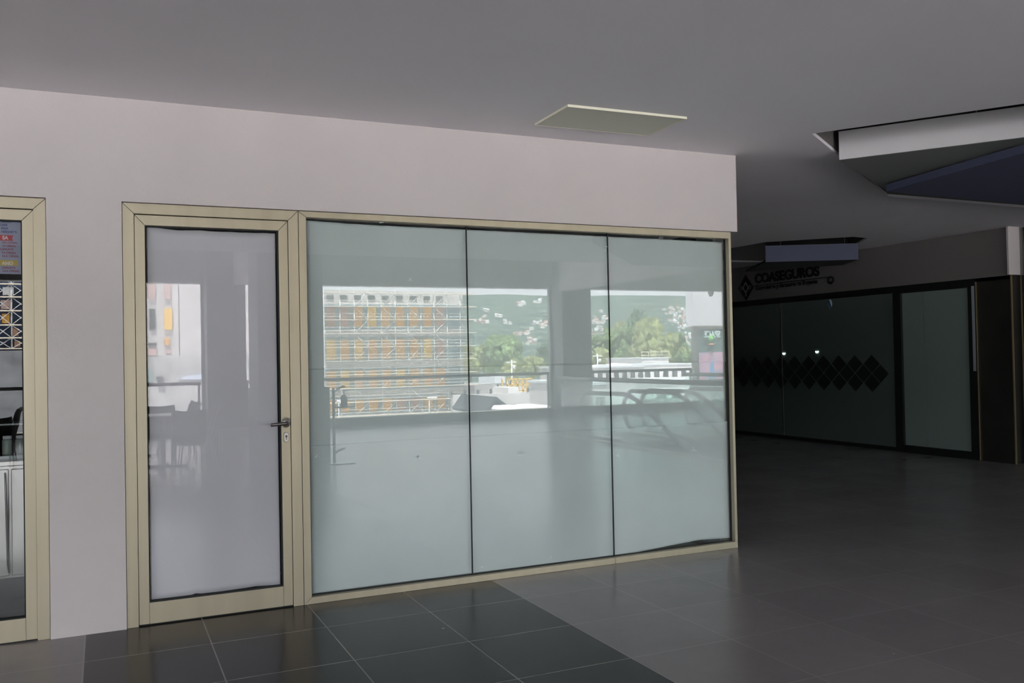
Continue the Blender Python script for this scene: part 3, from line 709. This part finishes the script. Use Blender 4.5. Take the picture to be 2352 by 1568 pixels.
# ------------------------------------------------------------------ outside, beyond the balcony
GZ = -9.0
def terr(x, L):
    z = GZ
    if L > 380:
        k = min(1, (L-380)/2250); z += 207*k**1.1 + 9*k*noise.noise(Vector((x/260, L/330, 0))) + 16*k*noise.noise(Vector((x/700, 3, 1)))
        if L > 2640: z -= (L-2640)*.12
    return z
tm = MB()
Ls = [14.5, 60, 150, 250, 330, 380] + [380+40*i for i in range(1, 60)] + [2900, 3400]
xs_ = [-1500+60*i for i in range(95)]
tv = [(x, -L, terr(x, L)) for L in Ls for x in xs_]; nx = len(xs_)
tm.add(tv, [(j*nx+i, j*nx+i+1, (j+1)*nx+i+1, (j+1)*nx+i) for j in range(len(Ls)-1) for i in range(nx-1)], True)
def terrain_mat():
    m, t, b = new_mat('yard_and_wooded_hillside'); N, L = t.nodes, t.links
    g = N.new('ShaderNodeNewGeometry'); sp = N.new('ShaderNodeSeparateXYZ'); L.new(g.outputs['Position'], sp.inputs[0])
    n1 = N.new('ShaderNodeTexNoise'); n1.inputs['Scale'].default_value = .02; n1.inputs['Detail'].default_value = 9; n1.inputs['Roughness'].default_value = .65; L.new(g.outputs['Position'], n1.inputs['Vector'])
    r1 = N.new('ShaderNodeValToRGB'); r1.color_ramp.elements[0].position = .35; r1.color_ramp.elements[0].color = (.035, .065, .065, 1); r1.color_ramp.elements[1].position = .68; r1.color_ramp.elements[1].color = (.15, .21, .155, 1)  # forest greens muted towards blue, distance haze put into the colour
    L.new(n1.outputs[0], r1.inputs[0])
    n2 = N.new('ShaderNodeTexNoise'); n2.inputs['Scale'].default_value = .25; n2.inputs['Detail'].default_value = 6; L.new(g.outputs['Position'], n2.inputs['Vector'])
    r2 = N.new('ShaderNodeValToRGB'); r2.color_ramp.elements[0].color = (.44, .43, .445, 1); r2.color_ramp.elements[1].color = (.64, .63, .64, 1); L.new(n2.outputs[0], r2.inputs[0])
    mr = N.new('ShaderNodeMapRange'); mr.inputs[1].default_value = -330; mr.inputs[2].default_value = -230; mr.inputs[3].default_value = 0; mr.inputs[4].default_value = 1; L.new(sp.outputs[1], mr.inputs[0])
    mx = N.new('ShaderNodeMix'); mx.data_type = 'RGBA'; L.new(mr.outputs[0], mx.inputs[0]); L.new(r1.outputs[0], mx.inputs[6]); L.new(r2.outputs[0], mx.inputs[7])
    L.new(mx.outputs[2], b.inputs['Base Color']); b.inputs['Roughness'].default_value = 1
    return m
struct('ground', tm, terrain_mat())

conc = mat('pale_raw_concrete', (.52, .51, .50), .95, var=.16, scale=.35)
conc2 = mat('grey_raw_concrete', (.38, .385, .38), .95, var=.2, scale=.5)
ply = [mat('orange_formwork_board', (.66, .36, .08), .9), mat('brown_formwork_board', (.42, .25, .17), .9), mat('yellow_formwork_board', (.74, .48, .10), .9)]
net = mat('blue_green_safety_net', (.20, .28, .31), .95, var=.12, scale=.6)
dwin = mat('dark_opening', (.08, .09, .09), .9)
pole = mat('galvanised_scaffold_tube', (.66, .68, .68), .5)
plank = mat('pale_scaffold_plank', (.72, .66, .55), .9)
pinkc = mat('pink_render', (.52, .38, .35), .95)
SY = -115.0
a = mir(712, 669, SY); b = mir(1062, 669, SY)
sb = thing('construction_building', 'raw concrete building wrapped in scaffolding, nine rows of openings wide, across the yard', 'building', (a.x, SY, GZ))
topz = mir(760, 666, SY).z
def rel(p, o): return (p[0]-o.location.x, p[1]-o.location.y, p[2]-o.location.z)
MB().box((0, -22, 0), (b.x-a.x, 0, topz-GZ)).build('wall', conc, sb)
colpx = [760, 791, 823, 855, 887, 919, 951, 982, 1011]
rows = [(679, 690, 0), (705, 750, 1), (778, 824, 1), (848, 888, 1), (915, 942, 1)]
nb = MB()
for r0, r1, kd in rows[1:]:
    z1 = mir(900, r0-5, SY).z; z0 = mir(900, r1+5, SY).z
    nb.box((.3, 0, z0-GZ), (b.x-a.x-.2, .05, z1-GZ))
nb.build('safety_net', net, sb)
ri = random.Random(5)
for r0, r1, kd in rows:
    z1 = mir(900, r0, SY).z; z0 = mir(900, r1, SY).z
    for k, cx in enumerate(colpx):
        p = mir(cx, 800, SY); hw = .48 if kd == 0 else .62
        m = dwin if kd == 0 else ply[ri.choice([0, 0, 1, 2])]
        MB().box((p.x-a.x-hw, .02, z0-GZ), (p.x-a.x+hw, .12, z1-GZ)).build('window', m, sb)
sf = thing('scaffolding', 'tall silver tube scaffolding standing before the raw concrete building', 'scaffolding', (a.x, SY+1.4, GZ))
sxs = [mir(px, 800, SY+1.4).x for px in (745, 782, 815, 846, 877, 909, 938, 968, 998, 1028, 1058, 1072)]
dz = [mir(900, py, SY+1.4).z for py in (674, 704, 734, 765, 796, 827, 858, 889, 920, 951)]
dz.append(dz[-1]-1.8)
for x in sxs: MB().tube([(x-a.x, 0, 0), (x-a.x, 0, topz-GZ+.1)], .05, 5).build('standard', pole, sf)
rx0, rx1 = sxs[0]-a.x, sxs[-1]-a.x+.2
for z in dz:
    MB().box((rx0, -.5, z-GZ-.035), (rx1-.6, .45, z-GZ+.035)).build('deck', plank, sf)
    for h in (.42, .85):
        MB().tube([(rx0, 0, z-GZ+h), (rx1+ri.uniform(0, 1.2), 0, z-GZ+h)], .035, 5).build('ledger', pole, sf)
for i, z in enumerate(dz[1:]):
    for j in (2, 4, 6, 8):
        x0_, x1_ = sxs[j]-a.x, sxs[j+1]-a.x
        if i % 2: x0_, x1_ = x1_, x0_
        MB().tube([(x0_, .1, z-GZ), (x1_, .1, z-GZ+1.8)], .045, 5).build('brace', pole, sf)
# cantilevered boards past the corner
cbx = MB()
for z in dz[:8]:
    e = MB().box((rx1-.6, -1.1, z-GZ-.05), (rx1+.9, 1.2, z-GZ+.04)); e.build('outrigger_board', plank, sf)

# left concrete building
LY = -100.0
la = mir(-420, 700, LY); lb = mir(700, 700, LY)
cbd = thing('construction_building', 'pale concrete block with a few small openings, reflected in the papered door', 'building', (la.x, LY, GZ))
def lx(px): return mir(px, 800, LY).x-la.x
def lz(py, px=400): return mir(px, py, LY).z-GZ
MB().box((lx(85), -26, 0), (lb.x-la.x, 0, 24)).build('wall', conc, cbd)
MB().box((lx(85), 0, 0), (lb.x-la.x, .25, lz(815))).build('base_wall', conc2, cbd)
MB().box((0, -26, 0), (lx(85), -2.5, 24)).build('wall', mat('deep_blue_net', (.045, .07, .13), .95, var=.3, scale=.4), cbd)
MB().box((0, -2.5, 0), (lx(85), 0, lz(805, 20))).build('base_wall', mat('stained_dark_concrete', (.17, .18, .19), .95, var=.3, scale=.6), cbd)  # darker, mottled concrete than the base wall beside it
for x0_, x1_, y0_, y1_, m in ((344, 357, 710, 757, dwin), (378, 396, 709, 757, ply[2]), (343, 358, 652, 687, pinkc), (379, 393, 652, 686, pinkc), (340, 358, 800, 815, pinkc), (378, 389, 776, 792, ply[0]), (341, 359, 787, 792, dwin), (380, 391, 803, 812, pinkc), (337, 351, 849, 875, mat('green_grey_opening', (.25, .33, .31), .8)), (570, 577, 830, 870, dwin)):
    MB().box((lx(x0_), -.1, lz(y1_)), (lx(x1_), .32, lz(y0_))).build('window', m, cbd)
MB().box((lx(411.5), 0, lz(815)), (lx(412.5), .06, 24)).build('expansion_joint', dwin, cbd)
MB().box((lx(358), .25, lz(875)), (lx(374), .8, lz(864))).build('electric_box', dwin, cbd)
MB().prism([(lx(408), lz(871)), (lx(466), lz(873)), (lx(466), lz(859)), (lx(425), lz(864))], 1, .3, .5).build('blue_sheet', mat('pale_blue_sheet', (.5, .56, .66), .7), cbd)
s2 = thing('scaffolding', 'scaffolding with crossed braces over blue netting, reflected in the left door', 'scaffolding', (la.x, LY-1.2, GZ))
lev = [lz(py, 20) for py in (800, 775, 745, 712, 680, 650, 618)]
xx = [lx(p) for p in (-160, -110, -60, -16, 25, 68)]
for x in xx: MB().tube([(x, 0, lev[0]), (x, 0, lev[-1])], .07, 5).build('standard', pole, s2)
for z in lev: MB().box((xx[0], -.4, z-.06), (xx[-1], .3, z+.06)).build('deck', plank, s2)
for z0_, z1_ in zip(lev, lev[1:]):
    for x0_, x1_ in zip(xx[1:], xx[2:]):
        MB().tube([(x0_, .1, z0_), (x1_, .1, z1_)], .04, 4).tube([(x1_, .12, z0_), (x0_, .12, z1_)], .04, 4).build('brace', pole, s2)
for z0_, z1_, m, px0, px1 in ((lev[2], lev[3], ply[0], 2, 20), (lev[1], lev[2], ply[1], 24, 40), (lev[3], lev[4], pinkc, 0, 26), (lev[0], lev[1], ply[1], 30, 44), (lev[4], lev[5], MT['smudge'], 4, 30)):
    MB().box((lx(px0), -.3, z0_+.2), (lx(px1), -.25, z1_-.3)).build('board', m, s2)

# building yard beyond the rail
def box_at(name, px0, px1, pyt, pyb, y, m, label, cat, depth=6, group=None, kind=None):
    p0, p1 = mir(px0, pyt, y), mir(px1, pyt, y); zb = max(GZ, mir((px0+px1)/2, pyb, y).z) if pyb else GZ
    o = MB().box((0, -depth, 0), (p1.x-p0.x, 0, p0.z-zb)).build(name, m, None, loc=(p0.x, y, zb))
    return tag(o, label, cat, group, kind), p0, p1, zb
white = mat('white_render', (.74, .73, .72), .8)
tin = mat('pale_tin_roof', (.62, .66, .68), .5)
wy = thing('retaining_wall', 'long stepped grey concrete retaining wall in the yard behind the gabled tent', 'wall', (mir(1040, 905, -108).x, -108, GZ))
p_ = mir(1270, 903, -108)
MB().box((0, -1, 0), (p_.x-wy.location.x, 0, mir(1150, 903, -108).z-GZ)).build('wall_panel', conc, wy)
for k in range(9):
    x = (p_.x-wy.location.x)*k/8; MB().box((x-.12, -.4, mir(1150, 903, -108).z-GZ), (x+.12, -.1, mir(1150, 893, -108).z-GZ)).build('stub_post', dwin, wy)
tn = thing('gabled_tent', 'dark gabled tent roof standing in the yard beyond the kerb', 'tent', (mir(1140, 912, -72).x, -72, GZ))
pk = mir(1140, 911, -72); pl_ = mir(1116, 946, -72); pr_ = mir(1188, 946, -72)
hx_ = tn.location.x
MB().prism([(pl_.x-hx_, pl_.z-GZ), (pk.x-hx_, pk.z-GZ), (pr_.x-hx_, pr_.z-GZ), (pr_.x-hx_-.3, pr_.z-GZ-.25), (pk.x-hx_, pk.z-GZ-.35), (pl_.x-hx_+.2, pl_.z-GZ-.25)], 1, -9, 0).build('roof', mat('grey_blue_tent', (.045, .05, .06), .9), tn)
MB().prism([(pl_.x-hx_+.2, pl_.z-GZ-.25), (pk.x-hx_, pk.z-GZ-.35), (pr_.x-hx_-.3, pr_.z-GZ-.25)], 1, -8.8, -8.6).build('gable', dwin, tn)
for x in (pl_.x-hx_+.3, pr_.x-hx_-.4):
    for y in (-.2, -8.6): MB().tube([(x, y, 0), (x, y, pl_.z-GZ)], .06, 6).build('post', pole, tn)
ft = thing('formwork_tower', 'yellow open frame formwork tower rising in the yard', 'scaffolding', (mir(1165, 880, -125).x, -125, GZ))
ex = [mir(p, 880, -125).x-ft.location.x for p in (1165, 1188, 1201, 1222)]
zt_, zb_ = mir(1190, 870, -125).z-GZ, mir(1190, 897, -125).z-GZ
for x in ex:
    for y in (0, -2): MB().box((x-.12, y-.1, 0), (x+.12, y+.1, zt_)).build('post', ply[2], ft)
for z in (zt_, (zt_+zb_)/2, zb_):
    MB().box((ex[0]-.15, -.1, z-.1), (ex[-1]+.15, .1, z+.1)).build('beam', ply[2], ft)
for x0_, x1_ in zip(ex, ex[1:]): MB().tube([(x0_, 0, zb_), (x1_, 0, zt_)], .07, 4).build('brace', ply[2], ft)
box_at('formwork_wall', 1228, 1262, 893, 902, -112, ply[0], 'low orange formwork wall at the right end of the retaining wall', 'wall', 1)
box_at('site_cabin', 1167, 1191, 890, 903, -101, white, 'white site cabin on the yard in front of the yellow tower', 'cabin', 5)
box_at('site_shed', 1090, 1134, 882, 905, -130, conc2, 'grey flat shed in the yard left of the yellow tower', 'shed', 8)
box_at('site_shed', 1136, 1160, 865, 880, -150, tin, 'pale tin roofed shed behind the grey flat shed', 'shed', 8)
for i, (x0_, x1_, y0_, y1_) in enumerate(((1178, 1228, 936, 950), (1232, 1275, 933, 950))):
    o, *_ = box_at('tarpaulin_stack', x0_, x1_, y0_, y1_, -64, white, ['bright white tarpaulin heap below the gabled tent', 'bright white tarpaulin heap next to the column'][i], 'tarpaulin', 5)
    o.modifiers.new('b', 'BEVEL').width = .3
def utility_pole(px, pyt, y, label):
    p = mir(px, pyt, y); t = thing('utility_pole', label, 'pole', (p.x, y, GZ), group='utility poles'); h = p.z-GZ
    MB().tube([(0, 0, 0), (0, 0, h)], [.25, .16], 8).build('pole', white, t)
    MB().box((-1.3, -.1, h-.7), (1.3, .1, h-.45)).build('crossarm', pole, t)
    MB().lathe([(0, 0), (.35, 0), (.35, .9), (0, .9)], (.5, .3, h-2.2), 10).build('transformer', pole, t)
utility_pole(1175, 826, -190, 'utility pole with crossarm in front of the green trees, middle bay')
utility_pole(1372, 812, -190, 'utility pole with crossarm just right of the dark column')
ex_ = thing('excavator', 'small yellow excavator at the foot of the scaffolding', 'excavator', (mir(1017, 945, -82).x, -82, GZ))
MB().box((-1.3, -1, 0), (1.3, 1, .7)).build('tracks', dwin, ex_, bevel=.1); MB().box((-1.2, -.9, .7), (1.2, .9, 1.6)).box((-.9, -.6, 1.6), (.2, .6, 2.6)).build('cab', ply[2], ex_, bevel=.08)
MB().tube([(1, 0, 1.4), (2.4, 0, 3.1), (3.6, 0, 1.6)], .18, 6).build('arm', ply[2], ex_)
for i, (px, py) in enumerate(((986, 917), (778, 925))):
    p = mir(px, py, -90); t = thing('lamp_post', ['slender white lamp post before the scaffolding', 'slender white lamp post beside the clad column'][i], 'lamp', (p.x, -90, GZ)); h = p.z-GZ
    MB().tube([(0, 0, 0), (0, 0, h), (.25, 0, h+.15)], .07, 6).build('pole', pole, t); MB().box((-.2, -.2, h+.1), (.9, .2, h+.28)).build('lamp_head', white, t, bevel=.05)
# right bay: low white blocks
def wing(name, px0, px1, pyt, y, m, label, nwin, wr, depth=14, band=None):
    p0, p1 = mir(px0, pyt, y), mir(px1, pyt, y)
    t = thing(name, label, 'building', (p0.x, y, GZ)); W = p1.x-p0.x; h = p0.z-GZ
    MB().box((0, -depth, 0), (W, 0, h)).build('wall', m, t)
    MB().box((-.2, -depth-.2, h), (W+.2, .2, h+.25)).build('roof_edge', tin, t)
    for (z0_, z1_) in wr:
        for k in range(nwin):
            x = W*(k+.5)/nwin; MB().box((x-W/nwin*.28, -.05, h-z1_), (x+W/nwin*.28, .06, h-z0_)).build('window', dwin, t)
    return t, W, h
wing('low_building', 1330, 1480, 846, -120, conc, 'long pale low building behind the right bay rail', 8, [(.8, 2.0), (3.4, 4.6)])
t, W, h = wing('low_building', 1455, 1600, 840, -135, white, 'white low building with small windows in the right bay', 7, [(1.0, 2.2), (4, 5.2)])
t, W, h = wing('rooftop_house', 1474, 1536, 824, -150, white, 'white rooftop block carrying yellow guard rails, right bay', 2, [(1.2, 1.9)])
for z in (.7, 1.4): MB().tube([(0, 0, h+z), (W, 0, h+z)], .07, 5).build('guard_rail', plank, t)
for k in range(5): MB().tube([(W*k/4, 0, h), (W*k/4, 0, h+1.5)], .06, 5).build('guard_post', plank, t)
wing('low_building', 1360, 1530, 884, -70, conc, 'pale grey low building seen through the balustrade glass', 5, [(1.2, 2.4)])
wing('low_building', 1500, 1640, 880, -60, white, 'bright white low building seen behind the escalator handrails', 4, [(1.0, 2.6)], 8)
for i, (px, py, r) in enumerate(((1366, 843, 1.3), (1412, 842, 2.2), (1432, 841, 1.8))):
    p = mir(px, py, -128); o = MB().lathe([(r*math.cos(a_*PI/16), r*.6*math.sin(a_*PI/16)) for a_ in range(9)], (0, 0, 0), 16).build('roof_dome', white, None, loc=(p.x, -128, p.z-r*.3))
    tag(o, ['smallest white roof dome by the utility pole', 'largest white roof dome on the low building', 'white roof dome right of the largest one'][i], 'dome')

# trees
leafm = [mat('tree_green', (.15, .22, .09), .95, var=.7, scale=.9), mat('tree_olive', (.24, .27, .11), .95, var=.6, scale=.9), mat('tree_dark', (.085, .14, .08), .95, var=.6, scale=.9)]
barkm = mat('tree_bark', (.15, .12, .09), .95)
import bmesh
def crown_mesh(seed, m):
    r = random.Random(seed); bm = bmesh.new()
    for k in range(16):
        c = Vector((r.uniform(-.65, .65), r.uniform(-.6, .6), r.uniform(-.5, .65))); rad = r.uniform(.22, .42)
        g_ = bmesh.ops.create_icosphere(bm, subdivisions=3, radius=rad, matrix=Matrix.Translation(c))
        for v_ in g_['verts']:
            d_ = (v_.co-c).normalized(); v_.co += d_*(.22*noise.noise(v_.co*5+Vector((seed, k, 0)))+.10*noise.noise(v_.co*14))
    me = bpy.data.meshes.new('crown'); bm.to_mesh(me); bm.free(); me.materials.append(m)
    return me
kinds = [crown_mesh(11+i, leafm[i]) for i in range(3)]
tk = MB().tube([(0, 0, 0), (.02, 0, .35), (0, .02, .62)], [.035, .025, .015], 7)
tkm = tk.build('trunk', barkm); trunk_me = tkm.data; bpy.data.objects.remove(tkm)
tl = ['broad green tree beyond the yard', 'olive green tree beyond the yard, lighter than its neighbours', 'dark green tree beyond the yard']
rt = random.Random(21)
spots = []
def skyl(px):                                       # how high the tree line reaches
    pts = [(1040, 800), (1090, 770), (1130, 752), (1170, 785), (1200, 800), (1262, 792), (1300, 790), (1362, 770), (1400, 745), (1440, 722), (1480, 704), (1520, 722), (1560, 775), (1600, 805)]
    for (a_, b_), (c_, d_) in zip(pts, pts[1:]):
        if a_ <= px <= c_: return b_+(d_-b_)*(px-a_)/(c_-a_)
    return 800
for row, L_ in enumerate((300, 284, 268, 252, 236)):
    px = 1048+row*31
    while px < 1600:
        if not (1268 < px < 1350):
            drop = row*rt.uniform(4, 9)+rt.uniform(-5, 9)
            spots.append((px, min(836, skyl(px)+drop), L_+rt.uniform(-2, 2), rt.choice([0, 0, 1, 1, 2])))
        px += rt.uniform(92, 106)
for px, py, L_, kd in spots:
    p = mir(px, py, -L_); base = terr(p.x, L_); H_ = p.z-base; cw = min(H_*.36, 6.4)*rt.uniform(.85, 1.0)
    t = thing('tree', tl[kd], 'tree', (p.x, -L_, base), group='trees beyond the yard, ' + ['green', 'olive', 'dark'][kd])
    c = bpy.data.objects.new('crown', kinds[kd]); C.objects.link(c); c.parent = t; c.location = (0, 0, H_*.62); c.scale = (cw, cw, H_*.42); c.rotation_euler = (0, 0, rt.uniform(0, 6))
    k_ = bpy.data.objects.new('trunk', trunk_me); C.objects.link(k_); k_.parent = t; k_.scale = (H_*.6,)*3
# houses on the hillside
def house_mesh(i, wc, rcol):
    m = MB(); m.box((-5, -4, -3), (5, 4, 4)); a_ = m.build('house', wc); me = a_.data; me.materials.append(rcol); bpy.data.objects.remove(a_)
    import bmesh as bm_
    b = bm_.new(); b.from_mesh(me)
    vs = [b.verts.new(q) for q in ((-5.4, -4.4, 4), (5.4, -4.4, 4), (5.4, 4.4, 4), (-5.4, 4.4, 4), (-5.4, 0, 5.8), (5.4, 0, 5.8))]
    for f in ((0, 1, 5, 4), (2, 3, 4, 5), (0, 4, 3), (1, 2, 5), (3, 2, 1, 0)):
        fc = b.faces.new([vs[q] for q in f]); fc.material_index = 1
    for x in (-3, 0, 3):
        q = [b.verts.new((x+dx, 4.03, z)) for dx, z in ((-.7, .5), (.7, .5), (.7, 2.2), (-.7, 2.2))]; b.faces.new(q).material_index = 1
    b.to_mesh(me); b.free(); return me
hm = [house_mesh(0, white, tin), house_mesh(1, pinkc, mat('rust_roof', (.34, .20, .16), .8)), house_mesh(2, white, mat('clay_roof', (.45, .26, .2), .8)), house_mesh(3, conc, tin)]
hl = ['small white house with a pale roof on the wooded hillside', 'small pink house with a rust roof on the wooded hillside', 'small white house with a clay roof on the wooded hillside', 'small grey house with a pale roof on the wooded hillside']
rh = random.Random(9); placed = []
cl = [(1108, 738, 14, 5, 10), (1140, 728, 22, 5, 8), (1163, 742, 10, 4, 5), (1198, 700, 14, 4, 8), (1238, 695, 12, 4, 6), (1244, 745, 14, 8, 12), (1205, 765, 18, 8, 14), (1218, 785, 16, 8, 12), (1368, 735, 10, 10, 10), (1388, 738, 9, 8, 8), (1375, 760, 12, 8, 6), (1560, 722, 28, 14, 26), (1572, 745, 20, 20, 30), (1545, 735, 10, 22, 14), (1580, 775, 12, 12, 12), (1525, 712, 4, 2, 2), (1125, 715, 14, 3, 4)]
for cx, cy_, sx, sy, nh in cl:
    for _ in range(nh):
        px, py = cx+rh.gauss(0, sx*.55), cy_+rh.gauss(0, sy*.55)
        if px > 1588 or (1258 < px < 1362): continue
        lo, hi = 420, 2600                              # where the sight line meets the slope
        for _k in range(30):
            md = (lo+hi)/2; q = mir(px, py, -md)
            if q.z > terr(q.x, md): lo = md
            else: hi = md
        q = mir(px, py, -lo)
        if lo > 2590 or lo < 430: continue
        sc_ = rh.uniform(.5, .85)*lo/1700
        if any((q.x-u[0])**2 + (lo-u[1])**2 < (6.9*(sc_+u[2]))**2 for u in placed): continue
        placed.append((q.x, lo, sc_))
        kd = rh.choice([0, 0, 1, 2, 2, 3]); o = bpy.data.objects.new('house', hm[kd]); C.objects.link(o)
        o.scale = (sc_, sc_, sc_); o.location = (q.x, -lo, terr(q.x, lo)+2.6*sc_); o.rotation_euler = (0, 0, rh.uniform(-.5, .5))
        zone = 'on the hillside beside the scaffolding' if px < 1180 else 'on the hillside left of the far column' if px < 1262 else 'on the hillside right of the far column' if px < 1450 else 'in the dense hillside cluster by the corner shop'
        tag(o, hl[kd].replace('on the wooded hillside', zone), 'house', ['white pale roofed', 'pink rust roofed', 'white clay roofed', 'grey pale roofed'][kd]+' hillside houses '+zone)
